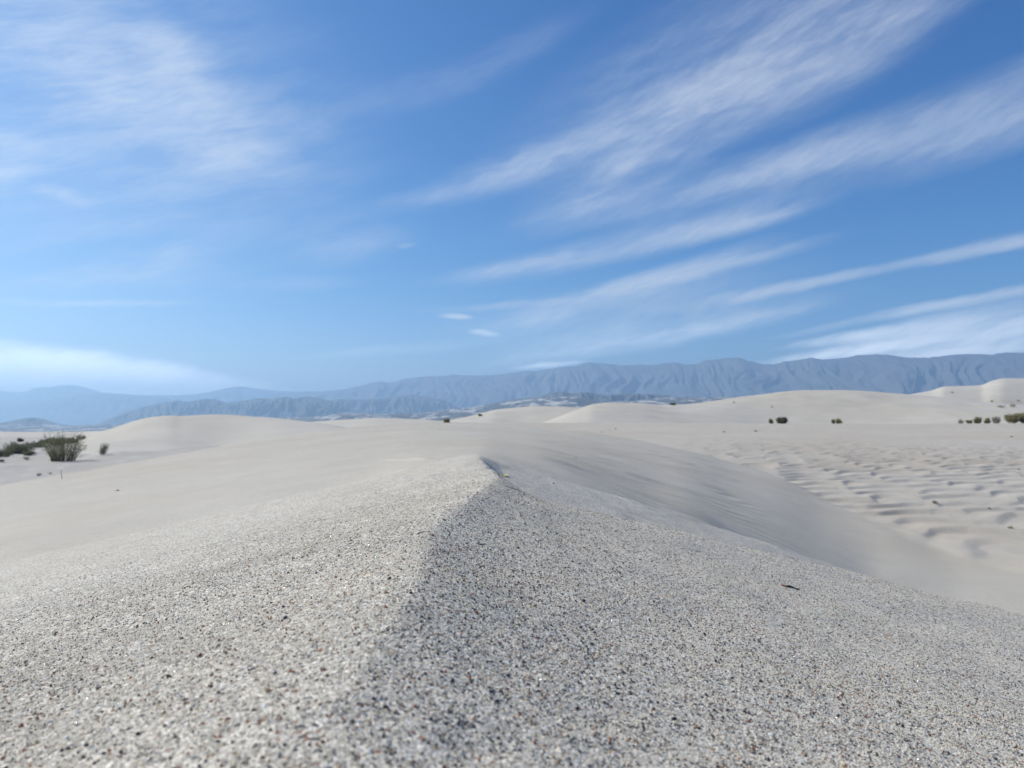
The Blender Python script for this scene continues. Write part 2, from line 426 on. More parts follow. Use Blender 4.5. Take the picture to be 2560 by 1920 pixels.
def fripple(x, y):
    wy = y + .12 * fbm(x * 1.1, y * 1.1, 2, 61); wx = x + .2 * perlin(x * .9, y * .9, 63)
    ph = (-wy + .30 * wx) / .29 + .5 * perlin(.8 * x * 1.9 + .6 * y * 1.9, -.6 * x * 1.5 + .8 * y * 1.5, 67)
    f = ph - np.floor(ph); f = np.where(f < .68, f / .68, (1 - f) / .32)
    f = f * f * (3 - 2 * f)
    return .0115 * f * np.clip(.75 + .9 * perlin(x * 1.3 + y * .4, y * 1.0, 71), .15, 1.3)
CP = np.array(sorted(COL)); CA = np.arctan((CP - 1280) / F)
KK = 8
LK = np.array([[math.log(COL[c][k][0]) for k in range(KK)] for c in sorted(COL)])
ZK = np.array([[COL[c][k][1] for k in range(KK)] for c in sorted(COL)])
def build_terrain():
    # bearings: dense in view, coarse behind the camera
    a_in = np.arctan((np.linspace(-260, 2820, 800) - 1280) / F)
    a_l = np.linspace(-math.pi, a_in[0], 100)[:-1]; a_r = np.linspace(a_in[-1], math.pi, 100)[1:]
    A = np.concatenate([a_l, a_in, a_r])
    L = np.log(np.concatenate([np.geomspace(1.15, 3, 50)[:-1], np.geomspace(3, 24, 560)[:-1], np.geomspace(24, 60, 130)[:-1], np.geomspace(60, 420, 90)]))
    nr = len(L)
    lk = np.stack([pchip(CA, LK[:, k], A) for k in range(KK)], 1)
    zk = np.stack([pchip(CA, ZK[:, k], A) for k in range(KK)], 1)
    V = np.zeros((len(A), nr, 3))
    foot = np.zeros((len(A), nr), bool)
    for i, a in enumerate(A):
        b = abs(a); cosb = math.cos(a) if b < R(62) else math.cos(R(62))      # knots are given by depth, turned into range
        lr = lk[i] - math.log(cosb)
        lx = np.concatenate([[lr[0] - 1.5], lr, [lr[-1] + 2.5]]); zz = np.concatenate([[zk[i][0] + .05], zk[i], [zk[i][-1] - 2.5 - 11 * float(sstep(-a, R(8), R(16)))]])
        # crest knots are sharpened slightly so that the silhouette stays where the photograph has it
        z = pchip(lx, zz, L)
        r = np.exp(L)
        V[i, :, 0] = np.sin(a) * r; V[i, :, 1] = np.cos(a) * r; V[i, :, 2] = z
        foot[i] = L > (lr[3] + lr[4]) / 2
    x, y = V[..., 0], V[..., 1]
    px = 1280 + F * np.where(y > .2, x / np.maximum(y, .2), np.sign(x) * 9)
    r = np.hypot(x, y)
    basin = foot & (px > 1180)
    # ripples on the basin floor
    d_in = np.array(foot, float)
    for _ in range(16):      # soften the mask
        d_in[1:-1] = (d_in[:-2] + d_in[1:-1] + d_in[2:]) / 3
        d_in[:, 1:-1] = (d_in[:, :-2] + d_in[:, 1:-1] + d_in[:, 2:]) / 3
    mb = d_in * sstep(px, 1500, 1800) * (1 - sstep(r, 26, 58)) * sstep(x - 4.0 - .11 * y, -1.1, .8)
    V[..., 2] += vripple(x, y) * mb
    mf = (1 - d_in) * sstep(px, 1260, 1420) * sstep(r, 3.2, 4.5) * (1 - sstep(r, 14, 24)) * (1 - sstep(x - .28 * y, .1, 1.2))
    V[..., 2] += fripple(x, y) * mf
    # broad unevenness
    V[..., 2] += .018 * fbm(x * .25, y * .25, 3, 81) * sstep(r, 2.5, 8) * (1 - sstep(r, 60, 100)) * (1 + 2.5 * d_in * (px < 1100))
    V[..., 2] += .04 * fbm((x + .55 * y) * .5, (y - .55 * x) * .10, 3, 83) * d_in * (px < 1000) * (1 - sstep(r, 40, 60))
    V[..., 2] += .6 * fbm(x * .02, y * .02, 3, 85) * sstep(r, 140, 220)
    # light footmarks and scrapes on the left-hand slope
    for (sx, sy, w, h, dep) in [(820, 1105, 34, 3, .010), (760, 1103, 14, 2, .008), (1040, 1148, 42, 2.5, .014), (990, 1149, 30, 2, .008), (470, 1172, 26, 3, .010), (120, 1203, 22, 3, .010), (1015, 1133, 12, 2, .008)]:
        dpx = (px - sx) / w; ppy = HY - F * V[..., 2] / np.maximum(y, .2)
        V[..., 2] += .8 * dep * np.exp(-dpx ** 2 - ((ppy - sy) / h) ** 2) * (y > 2) * ~foot
    nv = V.reshape(-1, 3)
    fc = grid_faces(len(A), nr)
    # smooth normals of the whole sheet, shared by the pieces it is cut into
    du = np.gradient(V, axis=0); dv = np.gradient(V, axis=1)
    N = np.cross(dv, du); N /= np.linalg.norm(N, axis=-1, keepdims=True) + 1e-20
    N[N[..., 2] < 0] *= -1
    Nf = N.reshape(-1, 3)
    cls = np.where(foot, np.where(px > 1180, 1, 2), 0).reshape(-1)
    fcl = cls[fc[:, 0]]
    out = []
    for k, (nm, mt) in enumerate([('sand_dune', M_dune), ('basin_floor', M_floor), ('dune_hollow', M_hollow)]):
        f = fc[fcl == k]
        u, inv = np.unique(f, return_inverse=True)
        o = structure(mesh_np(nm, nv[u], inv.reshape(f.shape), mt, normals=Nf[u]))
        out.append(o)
    return out
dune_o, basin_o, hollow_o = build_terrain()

# ------------------------------------------------------------------ farther dunes
def dune_ridge(name, pts, base, Lf, Lb, mat, seed, rough=.10, n=320, toe=1.5):
    """a dune from its crest line (photo column, row, distance); windward and lee slopes fall to base"""
    pts = np.array(pts, float)
    s = np.linspace(pts[0, 0], pts[-1, 0], n)
    py = pchip(pts[:, 0], pts[:, 1], s); Y = np.interp(s, pts[:, 0], pts[:, 2])
    w_ = np.hanning(n // 4 | 1); w_ /= w_.sum(); h_ = len(w_) // 2
    Y = np.convolve(np.concatenate([2 * Y[0] - Y[1:h_ + 1][::-1], Y, 2 * Y[-1] - Y[-h_ - 1:-1][::-1]]), w_, 'valid')
    w2 = np.hanning(9); w2 /= w2.sum(); py = np.convolve(np.pad(py, 4, mode='edge'), w2, 'valid')
    cx = np.array([at(a, b, c) for a, b, c in zip(s, py, Y)])
    t = np.concatenate([-(np.linspace(1, 0, 70) ** 1.5), np.linspace(0, 1, 40)[1:] ** 1.3])
    V = np.zeros((n, len(t), 3))
    for j, tt in enumerate(t):
        u = abs(tt)
        prof = (1 - u ** 1.7) ** toe if tt < 0 else (1 - u ** 1.5) ** 1.6
        off = tt * (Lf if tt < 0 else Lb)
        V[:, j, 0] = cx[:, 0] * (1 + off / cx[:, 1])
        V[:, j, 1] = cx[:, 1] + off
        hz = cx[:, 2] - base
        V[:, j, 2] = base + hz * prof
        k = min(1, u * 4) * (1 - u) ** .5
        V[:, j, 2] += rough * k * fbm(V[:, j, 0] * 1.6 / Lf * 2 + seed, V[:, j, 1] * 2.4 / Lf * 2, 3, seed) * np.clip(hz / max(hz.max(), .01), 0, 1)
    return structure(mesh_np(name, V.reshape(-1, 3), grid_faces(n, len(t)), mat))
dune_ridge('sand_dune', [(60, 1175, 44), (110, 1135, 47), (150, 1113, 50), (200, 1098, 54), (235, 1086, 56), (290, 1068, 58), (330, 1054, 60), (365, 1045, 60), (400, 1040.5, 60), (428, 1039, 60), (452, 1040.2, 60),
     (480, 1038.5, 62), (540, 1036, 64), (590, 1038, 64), (640, 1042, 62), (700, 1046, 60), (760, 1053, 58), (830, 1062, 56), (930, 1085, 54)], -2.05, 24, 30, M_far, 101, .10)
dune_ridge('sand_dune', [(600, 1075, 92), (700, 1060, 92), (780, 1054, 92), (860, 1049, 92), (950, 1045, 92), (1020, 1047, 92), (1080, 1050.5, 90), (1140, 1056, 88), (1220, 1068, 86)], -2.6, 40, 40, M_far, 103, .06)
dune_ridge('sand_dune', [(-500, 1080, 84), (-200, 1082, 82), (0, 1087, 80), (50, 1091, 80), (100, 1096, 80), (170, 1104, 80), (260, 1125, 78)], -3.0, 30, 40, M_far, 105, .06)
dune_ridge('sand_dune', [(1060, 1062, 170), (1130, 1049, 175), (1190, 1037, 180), (1240, 1024, 185), (1290, 1019, 190), (1340, 1015.5, 190), (1400, 1016, 190), (1450, 1020, 190), (1560, 1040, 190)], -4.0, 55, 60, M_far, 107, .25)
dune_ridge('sand_dune', [(1310, 1075, 135), (1352, 1058, 137), (1400, 1040, 142), (1450, 1021, 148), (1485, 1010, 152), (1530, 1006.5, 155), (1600, 1008, 158), (1660, 1012, 160), (1700, 1011.5, 165), (1740, 1008, 170),
     (1780, 1003, 175), (1850, 992.5, 182), (1920, 984, 190), (1960, 979, 190), (2020, 975.5, 190), (2100, 976, 190), (2180, 980, 188), (2240, 984, 186), (2330, 991, 182), (2430, 1003, 176), (2520, 1010, 170), (2700, 1022, 165), (3000, 1040, 160)], -3.4, 62, 70, M_far, 109, .55, n=520)
dune_ridge('sand_dune', [(2150, 1010, 320), (2230, 994, 330), (2280, 985, 335), (2330, 976, 340), (2362, 966.5, 345), (2400, 965.5, 345), (2450, 963.5, 345), (2480, 953, 350), (2510, 946.5, 352), (2560, 946, 355), (2620, 944, 360), (2750, 950, 360), (3000, 970, 360)],
     -6.0, 120, 90, M_far, 111, .8, n=300)

# ------------------------------------------------------------------ badlands, hills, mountains, plain
def badlands():
    top = np.array([(-900, 1070), (-200, 1066), (0, 1062), (60, 1061), (180, 1064), (300, 1060), (500, 1048), (650, 1042), (760, 1044), (800, 1040), (870, 1031), (950, 1035), (1050, 1033), (1120, 1024), (1180, 1019), (1240, 1011),
                    (1300, 1001), (1380, 992), (1440, 993), (1500, 1003), (1560, 1004), (1600, 1001), (1640, 997), (1680, 994), (1760, 995), (1830, 995), (1900, 997), (2200, 998), (2800, 1000), (3600, 1010)], float)
    s = np.linspace(-900, 3600, 1100); n2 = 120
    Ys = 2000 * (6200 / 2000) ** np.linspace(0, 1, n2)
    tp = np.interp(s, top[:, 0], top[:, 1])
    Xg = np.outer((s - 1280) / F, Ys); Yg = np.outer(np.ones(len(s)), Ys)
    u = np.linspace(0, 1, n2)[None, :]
    ztop = -(tp[:, None] - HY) / F * 5700
    znear = -(1125 - .030 * np.clip(s[:, None] - 200, 0, 2200) - HY) / F * 2000
    Z = znear + (ztop - znear) * sstep(u, 0, .94) ** 1.3 - 60 * sstep(u, .95, 1)
    rg = 1 - np.abs(fbm(Xg / 170, Yg / 260, 4, 121, .55)) * 1.6
    Z = Z + (4 + 9 * u) * (rg - .8) * (1 - sstep(u, .97, 1))
    return structure(mesh_np('badlands', np.stack([Xg, Yg, Z], -1).reshape(-1, 3), grid_faces(len(s), n2), M_bad))
badlands()

def mountain(name, pts, Y, depth, base, seed, mat=M_rock, n=600, spur=.35, rag=1.0, m=46):
    pts = np.array(pts, float)
    s = np.linspace(pts[0, 0], pts[-1, 0], n)
    py = np.interp(s, pts[:, 0], pts[:, 1])
    k = np.ones(5) / 5; py = np.convolve(np.pad(py, 2, mode='edge'), k, 'valid')
    py = py + rag * fbm(s / 16, s * 0 + seed, 3, seed)
    Yd = np.interp(s, [700, 2600], Y) if isinstance(Y, tuple) else np.full(n, float(Y))
    cx = np.array([at(a, b, c) for a, b, c in zip(s, py, Yd)])
    t = np.concatenate([-(np.linspace(1, 0, m) ** 1.1), np.linspace(0, 1, 10)[1:]])
    V = np.zeros((n, len(t), 3))
    for j, tt in enumerate(t):
        u = abs(tt); off = tt * depth
        V[:, j, 0] = cx[:, 0] * (1 + off / Yd * .5); V[:, j, 1] = cx[:, 1] + off
        hz = np.maximum(cx[:, 2] - base, 5)
        sc_ = max(hz.max(), 300)
        uu = u + 0 * s; wx = cx[:, 0] / sc_ * 2.6 + .55 * perlin(cx[:, 0] / sc_ * 1.6, uu * 3, seed)
        q = 1 - np.abs(fbm(wx, uu * 1.1, 5, seed + 3, .55)) * 1.5
        V[:, j, 2] = base + hz * ((1 - u) ** 1.05) + hz * spur * (q - .75) * min(1, u * 5) * (1 - u) ** .8
        V[:, j, 1] -= (q - .5) * depth * .045 * min(1, u * 6) * (tt < 0)
    return structure(mesh_np(name, V.reshape(-1, 3), grid_faces(n, len(t)), mat))
mountain('mountain_range', [(-900, 985), (-400, 975), (0, 977), (30, 980), (62, 980), (90, 968.5), (120, 968.5), (150, 964), (180, 962.5), (210, 968), (240, 976), (255, 982), (280, 983), (330, 987), (400, 988), (470, 987.5), (530, 979), (570, 969),
     (600, 966), (640, 971), (680, 976), (760, 980), (900, 985), (1100, 1000)], 20000, 2200, -230, 201, spur=.3, rag=.8)
mountain('mountain_range', [(-900, 1010), (-300, 1000), (0, 1005), (100, 1003), (150, 994), (200, 985), (250, 983.5), (300, 985.5), (340, 989), (400, 993), (450, 1002), (520, 1012), (700, 1025)], 16000, 2500, -220, 203, spur=.25, rag=.7)
mountain('mountain_range', [(620, 1000), (680, 985), (760, 979.5), (830, 977), (870, 971), (900, 965), (930, 957), (950, 953), (965, 956), (975, 957), (1010, 948), (1060, 941), (1110, 940), (1130, 936.5), (1180, 939), (1230, 938), (1280, 932),
     (1315, 927.5), (1340, 928), (1420, 915.5), (1435, 917), (1465, 906), (1520, 909), (1550, 914), (1590, 912), (1635, 913), (1650, 910), (1680, 905.5), (1710, 911), (1745, 911), (1760, 901), (1780, 899), (1800, 898), (1815, 893.5),
     (1830, 896), (1847, 893.5), (1870, 902), (1905, 910), (1935, 911), (1960, 903), (1990, 901), (2025, 893.5), (2050, 898), (2080, 898), (2110, 894), (2150, 888), (2190, 886), (2230, 888), (2270, 894), (2320, 894), (2380, 887),
     (2430, 884.5), (2480, 886.5), (2515, 881), (2560, 882), (2700, 878), (3000, 890), (3600, 900)], (16500, 10000), 2600, -220, 205, n=1100, spur=.085, rag=1.2, m=80)
mountain('mountain_range', [(780, 1010), (850, 997), (900, 999), (960, 997), (1000, 989.5), (1030, 986), (1070, 993), (1110, 1000), (1150, 1022), (1200, 1042)], 10500, 900, -210, 207, n=300, spur=.25, rag=.7)
mountain('foothills', [(180, 1078), (252, 1057), (300, 1036), (347, 1019), (405, 1007), (440, 1001), (469, 1004.5), (515, 996.5), (535, 997.5), (564, 1006), (613, 1001.5), (640, 995), (680, 997), (715, 991.5), (735, 996.5), (765, 991), (785, 992.5), (840, 1005), (880, 1022), (930, 1045)], 9000, 900, -210, 209, n=400, spur=.25, rag=.8)
mountain('foothills', [(1120, 1040), (1200, 1016), (1280, 998), (1350, 993), (1375, 981.5), (1400, 979), (1430, 984), (1450, 980), (1475, 981), (1500, 987), (1525, 988), (1550, 985), (1590, 984), (1640, 986), (1680, 990), (1720, 996), (1800, 1003), (1900, 1010)], 6500, 800, -150, 211, n=360, spur=.3, rag=1.2)
mountain('hill', [(-120, 1075), (-40, 1066), (0, 1057), (40, 1050), (60, 1045.5), (85, 1043), (110, 1048), (140, 1058), (170, 1063), (230, 1070)], 6300, 600, -160, 213, n=160, spur=.3, rag=.4)

def plain():
    a = np.linspace(-math.pi, math.pi, 181); r = 380 * (32000 / 380) ** np.linspace(0, 1, 60)
    A, Rr = np.meshgrid(a, r, indexing='ij')
    Z = -9 - 220 * sstep(Rr, 400, 9000)
    Z = Z + 3 * fbm(Rr * np.sin(A) / 500, Rr * np.cos(A) / 500, 3, 221) * sstep(Rr, 500, 1500)
    Z = np.where((np.abs(A) < R(60)), np.minimum(Z, -18 - 145 * sstep(Rr, 420, 1900)), Z)
    V = np.stack([Rr * np.sin(A), Rr * np.cos(A), Z], -1).reshape(-1, 3)
    return structure(mesh_np('valley_floor', V, grid_faces(181, 60), M_bad))
plain()

# ------------------------------------------------------------------ haze
def haze():
    x = 22500; z0, z1 = -245, 960
    V = [(-x, -x, z0), (x, -x, z0), (x, x, z0), (-x, x, z0), (-x, -x, z1), (x, -x, z1), (x, x, z1), (-x, x, z1)]
    Fc = [(0, 3, 2, 1), (4, 5, 6, 7), (0, 1, 5, 4), (1, 2, 6, 5), (2, 3, 7, 6), (3, 0, 4, 7)]
    V = [(a * 1.15, b * 1.15, c) for a, b, c in V]
    m = bpy.data.materials.new('haze_air'); m.use_nodes = True; nt = m.node_tree; nt.nodes.clear()
    v = NN(nt, 'ShaderNodeVolumePrincipled'); v.inputs['Color'].default_value = (0.54, 0.78, 1.0, 1)
    v.inputs['Density'].default_value = HAZE_DENSITY; v.inputs['Anisotropy'].default_value = 0.5
    o = NN(nt, 'ShaderNodeOutputMaterial'); nt.links.new(v.outputs[0], o.inputs['Volume'])
    o = mesh_np('haze', V, Fc, m, smooth=False); o['kind'] = 'stuff'
    return o
haze()

# ------------------------------------------------------------------ sand grains (one object, geometry nodes)
def mat_grain():
    m, nt, g, b = new_mat('sand_grain')
    at_ = NN(nt, 'ShaderNodeAttribute', attribute_type='INSTANCER', attribute_name='gcol')
    nt.links.new(at_.outputs['Color'], b.inputs['Base Color'])
    a2 = NN(nt, 'ShaderNodeAttribute', attribute_type='INSTANCER', attribute_name='grough')
    nt.links.new(a2.outputs['Fac'], b.inputs['Roughness'])
    b.inputs['Specular IOR Level'].default_value = 0.55
    t_ = NN(nt, 'ShaderNodeBsdfTranslucent'); nt.links.new(at_.outputs['Color'], t_.inputs[0])
    mx = NN(nt, 'ShaderNodeMixShader'); mx.inputs[0].default_value = .38
    nt.links.new(b.outputs[0], mx.inputs[1]); nt.links.new(t_.outputs[0], mx.inputs[2])
    nt.links.new(mx.outputs[0], [q for q in nt.nodes if q.type == 'OUTPUT_MATERIAL'][0].inputs[0])
    return m
def sand_grains():
    pts = []
    # area density falls with distance: beyond a metre the grain is finer than a pixel
    for (ya, yb, dens) in [(-.03, .15, 3.4e6), (.15, .25, 3.4e6), (.25, .40, 3.4e6), (.40, .60, 2.0e6), (.60, .85, .9e6), (.85, 1.25, .35e6)]:
        w = .78 * yb + .06
        nn = int(dens * (yb - ya) * 2 * w)
        x = rng.uniform(-w, w, nn); y = rng.uniform(ya, yb, nn)
        k = np.abs(x) < .78 * y + .06
        rr = np.hypot(x, y)
        k &= rng.random(nn) * dens < np.interp(rr, [0, .22, .40, .60, .85, 1.25], [3.4e6, 3.4e6, 2.0e6, .9e6, .35e6, 0])
        k &= rng.random(nn) > .80 * sstep(-x, .05, .40) * sstep(rr, .25, .70)
        pts.append(np.stack([x[k], y[k]], 1))
    P2 = np.concatenate(pts); x, y = P2[:, 0], P2[:, 1]
    n = len(x)
    e = 1e-4
    zz = near_h(x, y)
    u = rng.random(n)
    size = .000235 * np.exp(rng.normal(0, .30, n))          # radius
    size *= np.where(u > .985, 1.35, 1)
    col = np.zeros((n, 4), np.float32); col[:, 3] = 1
    t = rng.random(n)
    base = np.stack([.80 + .20 * t, .74 + .195 * t, .605 + .185 * t], 1)
    col[:, :3] = base
    def put(mask, c, j=.25):
        col[mask, :3] = np.array(c) * (1 + rng.uniform(-j, j, (mask.sum(), 1)))
    clump = .6 * fbm(x * 14, y * 14, 3, 301) + .8 * fbm(x * 4, y * 4, 2, 307)
    dr_ = x - near_x(y)
    rt = sstep(dr_, -.004, .006)
    dk = (.030 + .022 * clump) * (1 - .8 * sstep(np.hypot(x, y), .22, .6) * (1 - rt)) + rt * (.011 + .040 * np.exp(-np.clip(dr_, 0, 9) / (.09 + .1 * y)))  # real dark specks, plus extra right of the crest standing in for shade
    dk = np.clip(dk, .008, .2)
    put(u < dk, (.08, .082, .09), .5)
    put((u >= dk) & (u < dk + .055), (.26, .25, .245), .3)
    put((u > .910) & (u < .925), (.42, .19, .10), .35)
    put((u > .925) & (u < .938), (.55, .40, .24), .2)
    put((u > .955) & (u < .962), (.60, .55, .36), .2)
    put(u > .975, (.95, .94, .90), .03)
    rough = np.where(u > .955, .16, .55).astype(np.float32)
    me = bpy.data.meshes.new('sand_grains')
    me.vertices.add(n)
    dark = (u < dk) | ((u > .910) & (u < .938)) | ((u > .955) & (u < .962))
    size = np.where(dark, size * 1.12, size)
    V = np.stack([x, y, zz + size * np.where(dark, rng.uniform(-.1, .5, n), rng.uniform(-.9, .05, n))], 1).astype(np.float32)
    me.vertices.foreach_set('co', V.ravel())
    a = me.attributes.new('gcol', 'FLOAT_COLOR', 'POINT'); a.data.foreach_set('color', col.ravel())
    a = me.attributes.new('grough', 'FLOAT', 'POINT'); a.data.foreach_set('value', rough)
    a = me.attributes.new('gscale', 'FLOAT_VECTOR', 'POINT')
    s3 = size[:, None] * np.stack([rng.uniform(.9, 1.45, n), rng.uniform(.75, 1.1, n), rng.uniform(.6, 1.0, n)], 1)
    a.data.foreach_set('vector', s3.astype(np.float32).ravel())
    a = me.attributes.new('grot', 'FLOAT_VECTOR', 'POINT')
    a.data.foreach_set('vector', rng.uniform(0, 6.28, (n, 3)).astype(np.float32).ravel())
    mt = mat_grain(); me.materials.append(mt)
    o = bpy.data.objects.new('sand_grains', me); sc.collection.objects.link(o)
    ng = bpy.data.node_groups.new('grain_scatter', 'GeometryNodeTree')
    ng.interface.new_socket('Geometry', in_out='INPUT', socket_type='NodeSocketGeometry')
    ng.interface.new_socket('Geometry', in_out='OUTPUT', socket_type='NodeSocketGeometry')
    gi = ng.nodes.new('NodeGroupInput'); go = ng.nodes.new('NodeGroupOutput')
    ico = ng.nodes.new('GeometryNodeMeshIcoSphere'); ico.inputs['Radius'].default_value = 1.0; ico.inputs['Subdivisions'].default_value = 2
    sm = ng.nodes.new('GeometryNodeSetMaterial'); sm.inputs['Material'].default_value = mt
    # angular-round grain: every vertex pushed in or out a little
    rv = ng.nodes.new('FunctionNodeRandomValue'); rv.data_type = 'FLOAT'; rv.inputs[2].default_value = .80; rv.inputs[3].default_value = 1.12
    pos = ng.nodes.new('GeometryNodeInputPosition'); vs = ng.nodes.new('ShaderNodeVectorMath'); vs.operation = 'SCALE'
    ng.links.new(pos.outputs[0], vs.inputs[0]); ng.links.new(rv.outputs[1], vs.inputs['Scale'])
    sp = ng.nodes.new('GeometryNodeSetPosition'); ng.links.new(ico.outputs[0], sp.inputs[0]); ng.links.new(vs.outputs[0], sp.inputs['Position'])
    ng.links.new(sp.outputs[0], sm.inputs[0])
    ip = ng.nodes.new('GeometryNodeInstanceOnPoints')
    ng.links.new(gi.outputs[0], ip.inputs['Points']); ng.links.new(sm.outputs[0], ip.inputs['Instance'])
    def attr(nm):
        q = ng.nodes.new('GeometryNodeInputNamedAttribute'); q.data_type = 'FLOAT_VECTOR'; q.inputs[0].default_value = nm
        return q.outputs[0]
    ng.links.new(attr('gscale'), ip.inputs['Scale'])
    er = ng.nodes.new('FunctionNodeEulerToRotation'); ng.links.new(attr('grot'), er.inputs[0])
    ng.links.new(er.outputs[0], ip.inputs['Rotation'])
    ng.links.new(ip.outputs[0], go.inputs[0])
    md = o.modifiers.new('grains', 'NODES'); md.node_group = ng
    tag(o, 'loose pale grey and dark sand grains covering the crest in front', 'sand grains', kind='stuff')
    print('grains', n)
def near_x(y): return pchip(RC_Y, RC_X, y)
sand_grains()

# ------------------------------------------------------------------ plants and debris
bpy.context.view_layer.update()
dg = bpy.context.evaluated_depsgraph_get()
SURF = [o for o in sc.objects if o.type == 'MESH' and o.name.split('.')[0] in ('sand_dune', 'basin_floor', 'dune_hollow')]
def hit(px, py, only=None):
    d = Vector(ray(px, py)).normalized(); best = None
    for o in (only or SURF):
        ok, loc, nrm, _ = o.ray_cast(Vector((0, 0, 0)), d)
        if ok and (best is None or loc.length < best.length): best = loc.copy()
    if best is None and py < 1900:
        print('MISS', px, py); return hit(px, py + 1.5, only)
    return best
def ground_at(x, y, z0=60):
    best = None
    for o in SURF[1:]:
        ok, loc, nrm, _ = o.ray_cast(Vector((x, y, z0)), Vector((0, 0, -1)))
        if ok and (best is None or loc.z > best.z): best = loc.copy()
    return best

class MB:
    def __init__(self): self.v = []; self.f = []
    def tube(self, pts, r0, r1, n=4):
        b = len(self.v); pts = [Vector(p) for p in pts]
        for i, p in enumerate(pts):
            d = (pts[min(i + 1, len(pts) - 1)] - pts[max(i - 1, 0)]).normalized()
            a = d.orthogonal().normalized(); c = d.cross(a)
            r = r0 + (r1 - r0) * i / (len(pts) - 1)
            for k in range(n):
                t = 2 * math.pi * k / n
                self.v.append(p + a * math.cos(t) * r + c * math.sin(t) * r)
        for i in range(len(pts) - 1):
            for k in range(n):
                q = b + i * n; k2 = (k + 1) % n
                self.f.append((q + k, q + k2, q + n + k2, q + n + k))
        self.f.append(tuple(b + k for k in range(n))[::-1])
        e = b + (len(pts) - 1) * n; self.f.append(tuple(e + k for k in range(n)))
    def leaf(self, p, d, l, w):
        d = Vector(d).normalized(); s = d.cross(Vector((random.gauss(0, 1), random.gauss(0, 1), random.gauss(0, 1)))).normalized()
        b = len(self.v); u = s.cross(d) * w * .25
        self.v += [p, p + d * l * .5 + s * w * .5 + u, p + d * l, p + d * l * .5 - s * w * .5 + u]
        self.f.append((b, b + 1, b + 2)); self.f.append((b, b + 2, b + 3))
    def build(self, name, mat, parent=None, smooth=False):
        me = bpy.data.meshes.new(name); me.from_pydata([tuple(v) for v in self.v], [], self.f)
        me.materials.append(mat); me.update()
        o = bpy.data.objects.new(name, me); sc.collection.objects.link(o)
        if parent: o.parent = parent
        return o

def shrub(loc, h, w, label, nst=26, leaves=40, lmat=M_leaf, spread=.7, lsize=.035, group=None, name='desert_shrub', cat='shrub', seed=1, droop=.0, low=0.25, lean=0.0):
    random.seed(seed)
    root = bpy.data.objects.new(name, None); sc.collection.objects.link(root); root.location = loc
    root.empty_display_size = .2
    tag(root, label, cat, group)
    st, lf = MB(), MB()
    st.tube([(0, 0, -.10 * h), (0, 0, -.06 * h), (0, 0, -.015 * h)], .27 * w, .235 * w, 10)      # root crown in the sand
    for i in range(nst):
        a = random.uniform(0, 2 * math.pi); rr = math.sqrt(random.random())
        bx, by = math.cos(a) * rr * w * .22, math.sin(a) * rr * w * .22
        tx, ty = math.cos(a) * rr * w * .5 * random.uniform(.7, 1.1), math.sin(a) * rr * w * .5 * random.uniform(.7, 1.1)
        hh = h * random.choice((random.uniform(.45, .8), random.uniform(.7, 1.08))) * (1 - .35 * rr ** 2 * (1 - spread))
        p = []
        for k in range(5):
            t = k / 4
            p.append(Vector((bx + (tx - bx) * t ** 1.3 + lean * t * h + random.gauss(0, .02) * h * t, by + (ty - by) * t ** 1.3 + random.gauss(0, .02) * h * t, -0.03 * h + hh * t * (1 - droop * t * .5))))
        st.tube(p, .005 * h + .002, .002 * h + .001, 4)
        nl = int(leaves * random.uniform(.5, 1.4))
        for q in range(nl):
            t = random.uniform(low, 1.0) ** .8
            k = min(3, int(t * 4)); ft = t * 4 - k
            c = p[k].lerp(p[k + 1], ft)
            sp = w * .05 + .02
            c = c + Vector((random.gauss(0, sp), random.gauss(0, sp), random.gauss(0, sp * .6)))
            if c.z < .01: c.z = .02
            lf.leaf(c, (random.gauss(0, .8), random.gauss(0, .8), random.uniform(.1, 1.6)), lsize * random.uniform(.6, 1.5), lsize * random.uniform(.25, .5))
    st.build('stems', M_stem, root); lf.build('foliage', lmat, root)
    return root

def px2m(px, Y): return px / F * Y
# left: tall tussock with its smaller neighbour, rows of dark shrubs behind
def on(px, Y, yoff=0):
    x = (px - 1280) / F * Y
    g = ground_at(x, Y)
    return g if g else Vector((x, Y, -2))
def at_hit(px, py, sink=.02):
    h = hit(px, py); h.z -= sink * .2
    return h

def S_hit(px, base_py, hpx, wpx, label, **kw):
    h = hit(px, base_py)
    Y = h.y
    return shrub(h, hpx / F * Y, wpx / F * Y, label, **kw)
S_hit(157, 1153, 74, 112, 'tall yellow green tussock with many upright stems, largest in the hollow', nst=130, leaves=26, spread=.9, lsize=.055, seed=11, low=.12)
S_hit(256, 1137, 31, 24, 'small upright grey green bush right of the big tussock', nst=20, leaves=34, lsize=.06, seed=12, low=.1, lean=.12, lmat=M_leaf_dark)
GL = 'dark shrubs in the hollow behind the big tussock'
S_hit(48, 1133, 24, 80, 'wide dark shrub at the left edge, left of the big tussock', nst=60, leaves=44, lmat=M_leaf_dark, lsize=.09, seed=13, group=GL, low=.05)
S_hit(8, 1143, 24, 50, 'dark shrub cut by the left edge of the photo', nst=30, leaves=40, lmat=M_leaf_dark, lsize=.09, seed=14, group=GL, low=.05)
S_hit(70, 1138, 9, 34, 'low dark mat of scrub in front of the wide dark shrub', nst=26, leaves=34, lmat=M_leaf_dark, lsize=.07, seed=15, group=GL, low=.05)
S_hit(92, 1118, 12, 60, 'thin low shrub between the wide dark shrub and the big tussock', nst=30, leaves=30, lmat=M_leaf_dark, lsize=.10, seed=16, group=GL, low=.05)
S_hit(143, 1114, 20, 46, 'dark rounded shrub showing behind the top of the big tussock', nst=40, leaves=40, lmat=M_leaf_dark, lsize=.12, seed=17, group=GL, low=.05)
